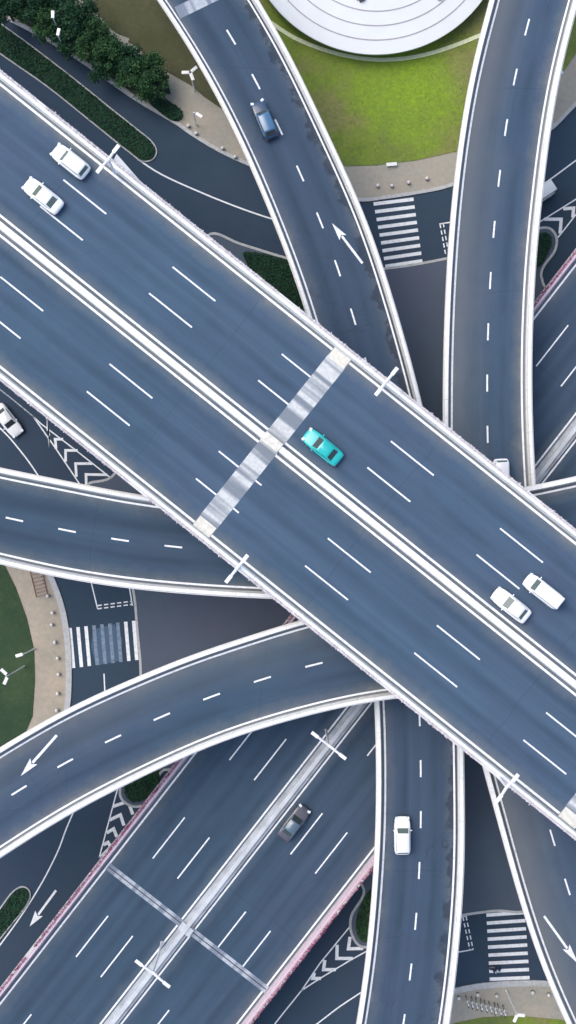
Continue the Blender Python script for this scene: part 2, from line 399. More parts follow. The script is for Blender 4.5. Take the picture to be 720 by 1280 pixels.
def blob(px, closed=True, n=6):
    """smooth closed outline from photo points on the ground"""
    q = PP(px); m = len(q)
    ext = np.vstack([q[-2:], q, q[:2]])
    c = catmull(ext, n); return c[2 * n:-(2 * n) + 0][: m * n]
def plate(name, px, z0, z1, mat, curved=False, kind='structure', kerb=None, parent=None):
    poly = [tuple(p) for p in (blob(px) if curved else PP(px))]
    mb = MB(); mb.prism(poly, z0, z1); o = mb.build(name, mat, parent)
    if kind: o['kind'] = kind
    return o
def kerb_line(px, w=.3, z0=0, z1=.16, mat=None, name='kerb', curved=True, closed=False):
    if closed: c = blob(px); c = np.vstack([c, c[:1]])
    else: c = catmull(PP(px), 8) if curved else PP(px)
    t = np.gradient(c, axis=0); t /= np.hypot(t[:, 0], t[:, 1])[:, None]; n = np.stack([-t[:, 1], t[:, 0]], 1) * w / 2
    rings = [[(a[0], a[1], z0), (a[0], a[1], z1), (b[0], b[1], z1), (b[0], b[1], z0)] for a, b in zip(c + n, c - n)]
    mb = MB(); mb.sweep(rings); return tag(mb.build(name, mat or M['kerb']), kind='structure')

top_kerb = [(-150, -70), (-20, 6), (0, 18), (60, 50), (100, 75), (170, 124), (222, 155), (236, 165), (270, 186), (310, 205), (345, 218), (400, 240), (452, 250), (480, 247), (520, 241), (562, 232), (630, 202), (690, 160), (720, 130), (800, 60)]
plate('pavement', top_kerb + [(1000, -150), (900, -420), (-300, -420)], 0, .13, M['pave_top'])
kerb_line(top_kerb, .45)
lawn_top = [(300, 152), (330, 172), (380, 197), (434, 208), (470, 207), (520, 201), (573, 189), (640, 160), (690, 110), (720, 66), (800, 0), (860, -160), (800, -400), (300, -400)]
plate('lawn', lawn_top, .13, .2, M['lawn'])
plate('lawn', [(96, -5), (130, 28), (150, 48), (166, 56), (205, 88), (240, 108), (256, 122), (269, 131), (300, 151.5), (299.5, -400), (40, -400)], .13, .21, M['lawn_dry'])
plate('planting_bed', [(-200, -160), (20, -160), (80, -20), (118, 20), (126, 40), (160, 60), (200, 86), (210, 104), (214, 118), (184, 116), (168, 118), (100, 70), (0, 12)], .13, .2, M['bed'])
left_kerb = [(-160, 560), (-20, 622), (20, 652), (45, 685), (63, 720), (78, 762), (85, 809), (86, 856), (84, 884), (76, 925), (52, 972), (10, 1006), (-60, 1036), (-160, 1060)]
plate('pavement', left_kerb + [(-400, 1080), (-400, 540)], 0, .13, M['pave_left'])
kerb_line(left_kerb, .75)
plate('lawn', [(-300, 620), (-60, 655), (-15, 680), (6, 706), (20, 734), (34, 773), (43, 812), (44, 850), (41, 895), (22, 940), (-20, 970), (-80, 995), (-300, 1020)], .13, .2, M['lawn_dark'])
bot_kerb = [(440, 1345), (470, 1305), (505, 1268), (540, 1247), (570, 1238), (603, 1232), (645, 1229), (681, 1229), (720, 1233), (800, 1250), (900, 1290)]
plate('pavement', bot_kerb + [(1000, 1600), (400, 1600)], 0, .13, M['pave_top'])
kerb_line(bot_kerb, .75)
plate('lawn', [(500, 1310), (535, 1290), (570, 1278), (603, 1271), (645, 1269), (700, 1274), (760, 1285), (860, 1320), (860, 1500), (470, 1500)], .13, .2, M['lawn'])
island = [(262, 293), (300, 305), (366, 325), (420, 336), (480, 336), (555, 324), (610, 311), (650, 294), (672, 286), (687, 286), (695, 296), (694, 312), (676, 344), (720, 420), (740, 520), (745, 700), (715, 900), (690, 1050), (660, 1136), (620, 1138), (575, 1144), (520, 1156), (475, 1180), (450, 1182), (439, 1165), (439, 1145), (455, 1112), (420, 1080), (330, 1010), (205, 962), (190, 1000), (168, 1008), (152, 998), (151, 978), (172, 905), (176, 840), (172, 790), (166, 735), (150, 690), (125, 630), (110, 606), (140, 596), (190, 500), (230, 360)]
plate('traffic_island', island, 0, .12, M['islandtop'], curved=True)
kerb_line(island, .32, closed=True, curved=False)
def bed(name, px, label, mat, h=.28, dens=75, kerb=True, size=.13, lawn_h=.16, curved=True):
    """kerbed bed filled with low planting"""
    poly = blob(px) if curved else PP(px)
    mb = MB(); mb.prism([tuple(p) for p in poly], 0, lawn_h + .02); tag(mb.build('planting_bed', M['bed']), kind='structure')
    lo, hi = poly.min(0), poly.max(0); lo = np.maximum(lo, -70); hi = np.minimum(hi, 80)
    n = int((hi - lo).prod() * dens); pts = rng.uniform(lo, hi, (n, 2))
    x, y = pts[:, 0], pts[:, 1]; ins = np.zeros(n, bool); m = len(poly)
    for i in range(m):
        (x1, y1), (x2, y2) = poly[i], poly[(i + 1) % m]
        cr = ((y1 > y) != (y2 > y)) & (x < (x2 - x1) * (y - y1) / (y2 - y1 + 1e-12) + x1); ins ^= cr
    mb = MB()
    for px_, py_ in pts[ins]:
        leaf(mb, (px_, py_, .2 + h * random.random() ** .5 * (.6 + .4 * math.sin(px_ * 1.3) * math.cos(py_ * 1.1))), size * random.uniform(.6, 1.3), 1.6)
    return tag(mb.build(name, mat, recalc=False), label, 'ground cover', kind='stuff')
def leaf(mb, c, s, up=.5):
    n = Vector((random.gauss(0, 1), random.gauss(0, 1), random.gauss(up, .8))).normalized()
    a = n.orthogonal().normalized(); a.rotate(Matrix.Rotation(random.uniform(0, 6.28), 3, n)); b = n.cross(a) * .6
    c = Vector(c); mb.quad(c + a * s, c + b * s, c - a * s, c - b * s)
nw = [(-160, -52), (-60, 22), (0, 66), (60, 108), (120, 156), (165, 192), (178, 201), (190, 199), (195, 190), (190, 179), (170, 162), (140, 138), (80, 90), (30, 52), (5, 34), (-60, -15), (-150, -90)]
bed('ground_cover', nw, 'long dark green planted strip between the two roads at top left', M['leaf_deep'])
kerb_line(nw, .34, closed=True, curved=False)
bed('ground_cover', [(186, 117), (200, 122), (226, 138), (229, 146), (224, 152), (215, 151), (200, 141), (185, 126)], 'small clipped dark hedge bed at the end of the tree row', M['leaf_deep'], .9)
bed('ground_cover', [(303, 317), (330, 318), (366, 328), (405, 352), (425, 430), (380, 440), (330, 380)], 'dark planting in the triangle where the ramp meets the top deck', M['leaf_deep'])
bed('ground_cover', [(655, 305), (674, 292), (684, 292), (689, 299), (687, 311), (672, 334), (655, 330)], 'dark planting on the rounded island tip beside the white chevrons at right', M['leaf_deep'])
bed('ground_cover', [(200, 970), (188, 994), (168, 1002), (157, 994), (156, 980), (165, 945), (190, 940)], 'dark planting on the island tip below the lower left curved ramp', M['leaf_deep'])
bed('ground_cover', [(462, 1112), (446, 1145), (445, 1163), (453, 1176), (473, 1174), (490, 1140), (480, 1105)], 'green planting on the island tip beside the bottom ramp', M['leaf_mid'])
sw = [(-90, 1290), (-40, 1190), (0, 1137), (18, 1114), (28, 1109), (35, 1112), (37, 1120), (32, 1131), (0, 1172), (-30, 1215), (-70, 1300)]
bed('ground_cover', sw, 'dark planted median with rounded end at lower left', M['leaf_deep'])
kerb_line(sw, .36, closed=True, curved=False)
# path edging round the white roof
kerb_line([(300, 5), (335, 27), (366, 47), (400, 61.5), (435, 71), (470, 75.5), (505, 74), (540, 67), (570, 57), (600, 45), (650, 23)], .5, .19, .27, simple('pale path edging', (.72, .76, .5), .9), 'path')
kerb_line([(86, -14), (100, 6), (122, 26), (140, 45), (160, 54)], 1.1, .1, .225, M['pave_top'], 'path')

# ------------------------------------------------------------ ground markings (children of the road)
def paint(name, segs, w, mat='white', z=.006, parent=None, zz=0.0, label=None):
    """segs: photo polylines; one mesh"""
    mb = MB()
    for s in segs:
        c = PP(s, zz)
        if len(c) > 2: c = catmull(c, 8)
        line_strip(mb, c, w, zz + z)
    return mb.build(name, M[mat], parent, recalc=False)
paint('lane_line', [[(172, 199), (200, 217), (250, 240), (300, 260), (345, 275), (400, 288)]], .2, parent=road)
paint('lane_line', [[(94, 1010), (82, 1038), (74, 1060), (58, 1093), (40, 1124), (20, 1154), (-10, 1195), (-40, 1240)]], .17, parent=road)
paint('lane_line', [[(452, 1240), (425, 1258), (400, 1277), (370, 1300)], [(377, 1238), (345, 1278), (315, 1318)]], .17, parent=road)
paint('lane_line', [[(660, 243), (688, 224), (720, 200.5), (760, 172)]], .18, parent=road)
paint('lane_line', [[(-40, 500), (7, 542), (25, 563), (38, 580), (50, 598)]], .18, parent=road)
paint('lane_line', [[(-60, 446), (0, 487), (41, 520)]], .16, 'dull', parent=road)
paint('lane_line', [[(130, 842), (131, 864)]], .16, parent=road)
def crosswalk(a0, a1, b0, b1, n, worn=()):
    k, k2 = MB(), MB(); a0, a1, b0, b1 = [P(*q) for q in (a0, a1, b0, b1)]
    for i in range(n):
        t = i / (n - 1); line_strip(k2 if i in worn else k, [a0 + (b0 - a0) * t, a1 + (b1 - a1) * t], .45, .006)
    o = k.build('crosswalk', M['white'], road, recalc=False)
    if worn: k2.build('worn_stripes', M['faded'], o, recalc=False)
crosswalk((467, 255), (517, 249), (481.7, 333), (528, 326), 9)
crosswalk((87.5, 785), (92, 835), (167, 776), (171, 825), 9, (3, 4, 5, 6))
crosswalk((608, 1144), (656, 1140.5), (612, 1224), (662, 1222), 9)
mb = MB(); mb.prism([tuple(P(*q)) for q in [(116, 787), (143, 780), (153, 800), (150, 826), (120, 832), (114, 808)]], .002, .004)
mb.build('worn_patch', asphalt('worn pale asphalt', (.07, .12, .19)), road)
def giveway(a, b, off, sides):
    a, b = P(*a), P(*b); mb = MB(); d = (b - a) / np.linalg.norm(b - a); L = np.linalg.norm(b - a); o = P(*off) - P(360, 640)
    for k in (0, 1):
        s = 0
        while s < L:
            p = a + o * k; line_strip(mb, [p + d * s, p + d * min(s + .55, L)], .16, .006); s += .85
    for s in sides: line_strip(mb, PP(s), .15, .006)
    mb.build('give_way_line', M['white'], road, recalc=False)
giveway((550, 280), (557, 318), (364, 639), [[(549, 280), (568, 277)]])
giveway((122, 761), (165, 755.5), (360, 636), [[(113, 724), (122, 761)], [(160, 724), (165.5, 757)]])
giveway((578.5, 1146), (587.5, 1188), (364, 639.3), [[(568, 1191), (591, 1187)], [(577, 1146), (584, 1145)]])
def chevrons(lines, vs_, w=.42):
    for l in lines: mb = MB(); line_strip(mb, PP(l), .17, .006); mb.build('lane_line', M['white'], road, recalc=False)
    for a, v, b in vs_:
        a, v, b = P(*a), P(*v), P(*b); d1 = (v - a) / np.linalg.norm(v - a); d2 = (b - v) / np.linalg.norm(b - v)
        def side(d): return np.array([-d[1], d[0]])
        n1, n2 = side(d1), side(d2); bis = (n1 + n2) / (1 + n1.dot(n2))
        mb = MB(); mb.strip(np.array([a + n1 * w / 2, v + bis * w / 2, b + n2 * w / 2]), np.array([a - n1 * w / 2, v - bis * w / 2, b - n2 * w / 2]), .0075); mb.build('chevron_marking', M['white'], road, recalc=False)
chevrons([[(664, 284), (672, 279), (720, 249), (760, 224)], [(664, 339), (678, 320), (703, 290), (720, 268), (750, 232)]],
         [((680, 274), (701.5, 274), (700, 292)), ((704, 261), (717, 260), (716, 272)), ((723, 249), (731, 247), (730, 258))])
chevrons([[(470, 1118), (462, 1129), (440, 1155), (400, 1204), (377, 1238)], [(462, 1187), (440, 1199), (400, 1223), (377, 1238)]],
         [((437.5, 1171), (435.5, 1186), (454, 1185.5)), ((421.5, 1181), (421, 1198), (441, 1198)), ((406, 1200), (404.5, 1212), (420, 1212)), ((393, 1216), (391, 1223), (401, 1223))])
chevrons([[(156, 958), (148, 982), (133, 1038), (124, 1072)], [(200, 985), (160, 1034), (124, 1072)]],
         [((141.5, 1008), (160, 1001.5), (166, 1018)), ((137, 1025), (150.5, 1018.5), (155, 1032)), ((133.5, 1041), (142, 1036), (146, 1046)), ((129, 1056), (135, 1053), (138, 1058))])
chevrons([[(41, 520), (70, 561), (95.5, 599), (106, 615)], [(41, 520), (51, 529.5), (95, 563), (133, 593), (160, 615)]],
         [((60, 538.5), (60, 538), (61, 545)), ((79, 549), (69, 549), (70, 561)), ((97, 563), (82, 563), (82, 577)), ((115.5, 579.5), (94.5, 579.5), (95.5, 596)), ((134, 593.5), (107.5, 593), (108, 612))], .34)
chevrons([[(262, 298), (300, 308)]], [((272, 299), (276, 306), (288, 303)), ((281, 310), (291, 315), (306, 310))], .4)
def arrow(name, tail, tip, z, parent, w=.22, hw=.85, hl=.36, mat='white'):
    a, b = P(*tail, z), P(*tip, z); L = np.linalg.norm(b - a); d = (b - a) / L; n = np.array([-d[1], d[0]]); h = L * hl
    mb = MB(); zz = z + .007
    i = [mb.vert(*q, zz) for q in (a + n * w / 2, a - n * w / 2, b - d * h * .9 - n * w / 2, b - d * h * .9 + n * w / 2)]; mb.face(*i)
    i = [mb.vert(*q, zz) for q in (b, b - d * h + n * hw / 2, b - d * h * .82, b - d * h - n * hw / 2)]; mb.face(*i)
    return mb.build(name, M[mat], parent)
arrow('lane_arrow', (70, 1113), (37, 1158), 0, road, .3, 1.2)

# ------------------------------------------------------------ viaducts
class Deck:
    def __init__(s, name, label, Lc, Rc, z, n, mat, wide=.62, girder=1.1, group=None):
        s.z = z; s.L, s.R = resample(Lc, n), resample(Rc, n)
        d = s.R - s.L; s.w = np.hypot(d[:, 0], d[:, 1]); s.d = d / s.w[:, None]; s.W = float(s.w.mean())
        c = (s.L + s.R) / 2; s.v = arclen(c)
        s.root = empty(name, (*c[n // 2], 0), label, 'viaduct', group)
        s.wide = wide
        a, b = s.at('L', .36), s.at('R', .36)
        mb = MB(); m = len(a)
        for k in range(m):
            for t in np.linspace(0, 1, 5):
                q = a[k] + (b[k] - a[k]) * t; mb.vert(*q, z, t * (s.W + .72), s.v[k])
        for k in range(m - 1):
            for j in range(4): mb.face(k * 5 + j, k * 5 + j + 1, (k + 1) * 5 + j + 1, (k + 1) * 5 + j)
        s.deck = mb.build('deck', mat(s.W + .72), s.root)
        o = wide + .36
        rings = []
        for k in range(m):
            f = lambda side, off: s.at(side, off)[k]
            e = 0.015
            rings.append([(*f('L', o - e), z - .01), (*f('R', o - e), z - .01), (*f('R', o - e), z - .3), (*f('R', -1.2), z - .5), (*f('R', -2.0), z - girder), (*f('L', -2.0), z - girder), (*f('L', -1.2), z - .5), (*f('L', o - e), z - .3)])
        mb = MB(); mb.sweep(rings); mb.build('girder', M['concrete'], s.root)
    def at(s, side, off):
        return (s.L - s.d * off) if side == 'L' else (s.R + s.d * off)
    def frac(s, f, off=0): return s.L + (s.R - s.L) * f + s.d * off
    def edge(s, side, off=0, w=.24, name='edge_line', mat='white'):
        mb = MB(); mb.strip(s.at(side, off - w / 2), s.at(side, off + w / 2), s.z + .004, s.v); return mb.build(name, M[mat], s.root)
    def rail(s, side, a=.47, b=None, h=.85, name='parapet', mat='parapet'):
        b = s.wide + .36 if b is None else b
        p = [(a, 0.002), (a + .05, .3), (a + .09, h), (b - .04, h), (b, h - .08), (b, -.33), (b - .03, -.33), (b - .03, .002)]
        rings = [[(*s.at(side, o)[k], s.z + zz) for o, zz in p] for k in range(len(s.L))]
        mb = MB(); mb.sweep(rings, s.v); return mb.build(name, M[mat], s.root)
    def planting(s, side, off0, off1, mat, dens, size=.16, h=.95):
        c0, c1 = s.at(side, off0), s.at(side, off1); L = s.v[-1]; mb = MB(); n = int(L * dens)
        for _ in range(n):
            t = random.random() * (len(c0) - 1); i = int(t); f = t - i
            if math.sin(i * .9) * math.sin(i * .37) > .75: continue
            a = c0[i] + (c0[i + 1] - c0[i]) * f; b = c1[i] + (c1[i + 1] - c1[i]) * f
            q = a + (b - a) * min(1.3, max(-.1, random.gauss(.5, .28)))
            leaf(mb, (q[0], q[1], s.z + h + random.uniform(-.25, .2)), size * random.uniform(.6, 1.4))
        return mb
    def dashes(s, f, start_px, period, length, w=.17, name='lane_dash', rng_=None):
        c = s.frac(f); sl = arclen(c); p = P(*start_px, s.z); s0 = sl[np.argmin(np.hypot(*(c - p).T))]
        # refine
        cc = resample(c, len(c) * 20); sc = arclen(cc); s0 = sc[np.argmin(np.hypot(*(cc - p).T))]
        mb = MB(); k = -int(s0 / period)
        while s0 + k * period < sc[-1] - length:
            t = np.linspace(s0 + k * period, s0 + k * period + length, 5)
            if t[0] > 0: mb = MB(); line_strip(mb, np.stack([np.interp(t, sc, cc[:, 0]), np.interp(t, sc, cc[:, 1])], 1), w, s.z + .004); q = cc[np.searchsorted(sc, t[2]) % len(cc)] * F / (H - s.z); mb.build(name, M['white'], s.root, recalc=False) if abs(q[0]) < 470 and abs(q[1]) < 750 else None
            k += 1
    def pier(s, px, span=None, rad=.9):
        x, y = P(*px, s.z); mb = MB(); mb.lathe([(rad * 1.25, 0), (rad * 1.25, .4), (rad, .45), (rad, s.z - 2.2), (rad * 1.7, s.z - 1.12)], (x, y, 0), 20)
        return mb.build('pier', M['concrete'], s.root, smooth=False)

def straight(z, c0, c1, half_px, ext):
    a, b = P(*c0, z), P(*c1, z); d = (b - a) / np.linalg.norm(b - a); a, b = a - d * ext, b + d * ext
    n = np.array([-d[1], d[0]]); h = half_px / (F / (H - z))
    return np.array([a + n * h, b + n * h]), np.array([a - n * h, b - n * h]), d, n

# --- top motorway, upper left to lower right (left side of travel direction = upper edge in the picture)
Lc, Rc, dT, nT = straight(Z_TOP, (0, 281.7), (720, 856.5), 138.0, 70)
top = Deck('elevated_motorway', 'widest and highest elevated motorway running from upper left to lower right', Lc, Rc, Z_TOP, 160, lambda W: asphalt('top deck asphalt', bl(1.28), W, True, lanes=6), .8, 1.5)
Wt = top.W
for sd_ in 'LR': top.edge(sd_, 0, .26); top.rail(sd_, .42, .86)
def plants(deck, side, a, b, mat, dens, size=.16):
    p = [(a, .75), (a, .2), (b, .2), (b, .8)]
    rings = [[(*deck.at(side, o)[k], deck.z + zz) for o, zz in p] for k in range(len(deck.L))]
    mb = MB(); mb.sweep(rings); t = mb.build('planter_trough', M['stone'], deck.root)
    f = deck.planting(side, a, b, mat, dens, size).build('flowers', M[mat], t, recalc=False); f['kind'] = 'stuff'
plants(top, 'L', .88, 1.14, 'pale', 55, .08); plants(top, 'R', .88, 1.14, 'pale', 55, .08)
def cl_lines(deck, off, w, mat='white', name='edge_line'):
    mb = MB(); mb.strip(deck.frac(.5, off - w / 2), deck.frac(.5, off + w / 2), deck.z + .004, deck.v); return mb.build(name, M[mat], deck.root)
cl_lines(top, .84, .26); cl_lines(top, -.84, .26)
def median(deck, hw, h, mat, name='median_barrier'):
    p = [(-hw, .002), (-hw * .88, .3), (-hw * .8, h), (hw * .8, h), (hw * .88, .3), (hw, .002)]
    rings = [[(*deck.frac(.5, o)[k], deck.z + zz) for o, zz in p] for k in range(len(deck.L))]
    mb = MB(); mb.sweep(rings, deck.v); return mb.build(name, M[mat], deck.root)
median(top, .4, .8, 'parapet')
sT = F / (H - Z_TOP)
for f, st in ((0.5 - 94 / (2 * 138), (79, 225)), (0.5 - 50 / (2 * 138), (50, 258)), (.5 + 50 / (2 * 138), (137, 455)), (.5 + 94.5 / (2 * 138), (109, 489))):
    top.dashes(f, st, 174.6 / sT, 68.5 / sT, .18)
def joint(deck, center, d, n, half, w, mat, name='expansion_joint', teeth=True):
    c = P(*center, deck.z); a = c + n * half; b = c - n * half; mb = MB(); m = 40
    q = np.array([a + (b - a) * t for t in np.linspace(0, 1, m)])
    mb.strip(q + d * w / 2, q - d * w / 2, deck.z + .007, np.linspace(0, 2 * half, m)); o = mb.build(name, M[mat], deck.root)
    if teeth:
        mb = MB()
        line_strip(mb, [c + n * (half - .1), c - n * (half - .1)], .12, deck.z + .011); mb.build('joint_gap', M['trim'], o, recalc=False)
    return o
for c in ((340, 553), (340 + 584 * .782, 553 + 584 * .623), (340 - 584 * .782, 553 - 584 * .623)):
    o = joint(top, c, dT, nT, 12.2, 2.35, 'joint', teeth=False)
    x, y = P(*c, Z_TOP); mb = MB(); mb.box((x, y, Z_TOP + .46), (2.3, 1.15, .9), math.atan2(dT[1], dT[0])); mb.build('cover_plate', M['cream'], o, bevel=.05)
    for sg in (1, -1):
        mb = MB(); q = P(*c, Z_TOP) + nT * sg * 11.6; mb.box((q[0], q[1], Z_TOP + .03), (2.2, 1.3, .05), math.atan2(dT[1], dT[0])); mb.build('cover_plate', M['cream'], o)
for px in ((40, 314), (150, 402), (245, 478)): top.pier(px, rad=1.3)
# wedge of deck widening beside the first lamp
mb = MB(); mb.prism([tuple(P(*q, Z_TOP)) for q in [(147, 195), (140, 209), (160, 224), (190, 243), (175, 227)]], Z_TOP - .25, Z_TOP + .7)
mb.build('lamp_platform', M['medpale'], top.root)
# --- lower motorway
HC0, HC1 = (140, 1278), (452, 878)
Lc, Rc, dH, nH = straight(Z_HW, (140, 1278), (697, 563), 124.5, 75)
hw = Deck('elevated_motorway', 'lower motorway with grey median running from lower left to upper right', Lc, Rc, Z_HW, 150, lambda W: asphalt('lower deck asphalt', bl(.98), W, True, dust=.45, lanes=6), .9, 1.4)
for sd_ in 'LR': hw.edge(sd_, 0, .22); hw.rail(sd_, .52, .92, mat='parapet_pink')
plants(hw, 'L', .95, 1.25, 'flower', 60, .1); plants(hw, 'R', .95, 1.25, 'flower', 60, .1)
cl_lines(hw, 1.0, .22); cl_lines(hw, -1.0, .22)
p = [(-.72, .002), (-.66, .32), (.66, .32), (.72, .002)]
mb = MB(); mb.sweep([[(*hw.frac(.5, o)[k], Z_HW + zz) for o, zz in p] for k in range(len(hw.L))]); md = mb.build('median_strip', M['medgrey'], hw.root)
for sg in (0,):
    mb = MB(); p = [(sg - .28, .321), (sg - .24, .75), (sg + .24, .75), (sg + .28, .321)]
    mb.sweep([[(*hw.frac(.5, o)[k], Z_HW + zz) for o, zz in p] for k in range(len(hw.L))]); mb.build('barrier', M['medpale'], md)
sH = F / (H - Z_HW)
for px in ((191, 1073), (222, 1098), (363, 1068), (394, 1092)):
    q = P(*px, Z_HW); f = float((hw.L[0] - q).dot(nH) / (2 * 124.5 / sH)); hw.dashes(f, px, 156.0 / sH, 65.0 / sH, .17)
joint(hw, (234, 1160), dH, nH, 12.3, .95, 'joint2')
x, y = P(233, 1160, Z_HW); mb = MB(); mb.box((x, y, Z_HW + .3), (1.1, 1.7, .58), math.atan2(dH[1], dH[0])); mb.build('cover_plate', M['medpale'], hw.root, bevel=.05)
for px in ((300, 1074), (90, 1342)): hw.pier(px, rad=1.1)

# --- ramps
def ramp_deck(label, Lp, Rp, z, mat, dash_f, dash_start, period, blotch=0):
    Lc, Rc = smooth_curve(resample(catmull(PP(Lp, z)), 140), 30), smooth_curve(resample(catmull(PP(Rp, z)), 140), 30)
    d = Deck('elevated_ramp', label, Lc, Rc, z, 110, mat, .62, 1.1)
    for sd_ in 'LR': d.edge(sd_, 0, .22); d.rail(sd_)
    d.dashes(dash_f, dash_start, period, 2.0, .2)
    for sd_ in 'LR':
        p = [(.985, .62), (.985, .1), (1.12, .1), (1.12, .62)]
        mb = MB(); mb.sweep([[(*d.at(sd_, o)[k], d.z + zz) for o, zz in p] for k in range(len(d.L))]); mb.build('cable_duct', M['stone'], d.root)
    return d
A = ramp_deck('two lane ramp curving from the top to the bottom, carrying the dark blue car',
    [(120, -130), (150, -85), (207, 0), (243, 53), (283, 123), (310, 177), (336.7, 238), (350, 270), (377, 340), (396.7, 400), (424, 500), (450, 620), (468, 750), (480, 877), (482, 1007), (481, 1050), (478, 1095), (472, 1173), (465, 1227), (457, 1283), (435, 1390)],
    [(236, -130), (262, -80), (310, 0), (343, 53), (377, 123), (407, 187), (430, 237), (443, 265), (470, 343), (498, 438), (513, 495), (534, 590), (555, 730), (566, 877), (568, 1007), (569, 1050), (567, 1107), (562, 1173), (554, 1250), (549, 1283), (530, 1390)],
    Z_AB, lambda W: asphalt('ramp asphalt', bl(.98), W, blotch=1, dust=.5), .515, (345, 149), 5.98)
arrow('lane_arrow', (453, 329), (415, 279), Z_AB, A.root, .28, 1.0)
B = ramp_deck('two lane ramp at top right with a dusty pale lane beside the bright lawn',
    [(660, -140), (624, 0), (603, 75), (587, 161), (577, 240), (573, 283), (566.5, 399), (564.5, 537), (567, 650), (578, 780), (597, 890), (619, 973), (637, 1039), (648, 1080), (675.6, 1172), (698, 1230), (720, 1279), (775, 1390)],
    [(748, -130), (710, 5), (692, 72), (675.6, 158), (667, 230), (660, 290), (653, 399), (652, 511), (656, 599), (663, 690), (675, 790), (692, 880), (713, 955), (731, 1015), (744, 1055), (768, 1130), (790, 1190), (812, 1240), (868, 1350)],
    Z_AB, lambda W: asphalt('right ramp asphalt', bl(1.12), W, dust=.8, broad=.75), .505, (624.7, 212), 6.02)
arrow('lane_arrow', (680, 1145), (723, 1205), Z_AB, B.root, .28, 1.0)
C = ramp_deck('two lane ramp entering at left centre and passing under the top motorway to the right',
    [(-130, 566), (0, 597), (50, 607), (100, 617), (150, 627), (197, 634), (330, 648), (460, 648), (590, 634), (666, 619), (720, 608), (830, 580)],
    [(-150, 656), (0, 692), (80, 710), (160, 722.5), (238, 730), (323, 735), (440, 738), (560, 730), (680, 710), (740, 697), (850, 670)],
    Z_CD, lambda W: asphalt('left ramp asphalt', bl(.98), W, dust=.5), .51, (139, 672.7), 6.06)
D = ramp_deck('curved two lane ramp sweeping from lower left under the top motorway',
    [(-150, 1050), (-70, 992), (0, 947), (80, 900), (147, 868.5), (240, 830), (300, 810), (387, 783), (470, 766), (560, 764), (650, 780), (740, 812), (840, 860)],
    [(-130, 1145), (-60, 1098), (0, 1059), (27, 1041), (100, 997), (167, 963), (200, 947), (280, 913), (360, 888), (438, 869), (480, 862), (550, 856), (630, 868), (700, 890), (800, 935)],
    Z_CD, lambda W: asphalt('curved ramp asphalt', bl(1.02), W, dust=.7, broad=.4), .5, (130, 926), 6.04)
arrow('lane_arrow', (71, 919), (26, 970), Z_CD, D.root, .3, 1.05)
A.pier((289, 40)); A.pier((513, 1100)); B.pier((650, 60)); B.pier((608, 440)); C.pier((40, 652)); D.pier((120, 935)); C.pier((170, 681))
# joint at the top of the first ramp
dA = (A.L[24] - A.L[22]); 
x0, x1 = P(222, 16, Z_AB), P(300, -22, Z_AB); mb = MB(); q = np.array([x0 + (x1 - x0) * t for t in np.linspace(0, 1, 12)])
tt = (x1 - x0) / np.linalg.norm(x1 - x0); nn = np.array([-tt[1], tt[0]]); mb.strip(q + nn * .75, q - nn * .75, Z_AB + .007, np.linspace(0, 9, 12)); mb.build('expansion_joint', M['joint2'], A.root)

# ------------------------------------------------------------ white round roof
rc = P(470, -96, 2.6); rad = 164 / (F / (H - 2.6))
bld = empty('round_pavilion', (*rc, 0), 'white round pavilion roof with thin ring seams on the bright lawn', 'pavilion')
mb = MB(); mb.lathe([(rad - .9, .1), (rad - .9, 2.3)], (*rc, 0), 96); mb.build('wall', M['wall'], bld)
mb = MB(); mb.lathe([(rad - 1, 2.3), (rad, 2.35), (rad, 2.6), (rad * .55, 3.4), (rad * .1, 4.0), (.02, 4.05)], (*rc, 0), 128); mb.build('roof', M['roof'], bld)
for k in range(1, 6):
    r = rad - 1.75 * k; t = (rad - r) / (rad * .45); zz = 2.6 + .8 * min(t, 1) + (0 if t <= 1 else (t - 1) * .45 * .6 / .45 * 1)
    mb = MB(); mb.lathe([(r - .06, zz - .05), (r - .06, zz + .05), (r + .06, zz + .05), (r + .06, zz - .05)], (*rc, 0), 128); mb.build('roof_seam', M['seam'], bld)
q = P(452, 1, 3); mb = MB(); mb.box((q[0], q[1], 3.45), (.7, .45, .5), .4); mb.box((q[0] - .5, q[1] + .15, 3.4), (.35, .35, .4), .2); mb.build('roof_vent', M['steel_d'], bld)
q = P(549, -2, 3); mb = MB(); mb.box((q[0], q[1], 3.3), (.5, .4, .4), .4); mb.build('roof_vent', M['steel_d'], bld)

# ------------------------------------------------------------ trees
def make_tree(px, r, h, mat, label):
    x, y = P(*px, h * .6); root = empty('tree', (x, y, .15), label, 'tree', 'trees along the upper left road')
    mb = MB(); bend = random.uniform(-.3, .3)
    mb.tube([(x, y, .1), (x + bend * .3, y, h * .35), (x + bend, y + bend * .5, h * .7)], [.2, .15, .07], 8)
    for k in range(5):
        a = k * 1.26 + random.random(); z0 = h * random.uniform(.3, .5)
        mb.tube([(x + bend * .3, y, z0), (x + math.cos(a) * r * .35, y + math.sin(a) * r * .35, z0 + h * .15), (x + math.cos(a) * r * .7, y + math.sin(a) * r * .7, z0 + h * .25)], [.09, .06, .025], 6)
    mb.build('trunk', M['bark'], root)
    mb = MB()
    for k in range(int(15 + r * 6)):
        a = random.uniform(0, 6.28); rr = r * .85 * math.sqrt(random.random()); el = math.sqrt(max(0, 1 - (rr / r) ** 2))
        c = Vector((x + rr * math.cos(a), y + rr * math.sin(a), h * .55 + el * h * .38 * random.uniform(.2, 1.1))); cr = r * random.uniform(.16, .34)
        for _ in range(int(150 * cr)+60):
            o = Vector((random.gauss(0, .5), random.gauss(0, .5), random.gauss(0, .4))) * cr
            leaf(mb, c + o, random.uniform(.09, .19), .9)
    mb.build('crown', mat, root, recalc=False)
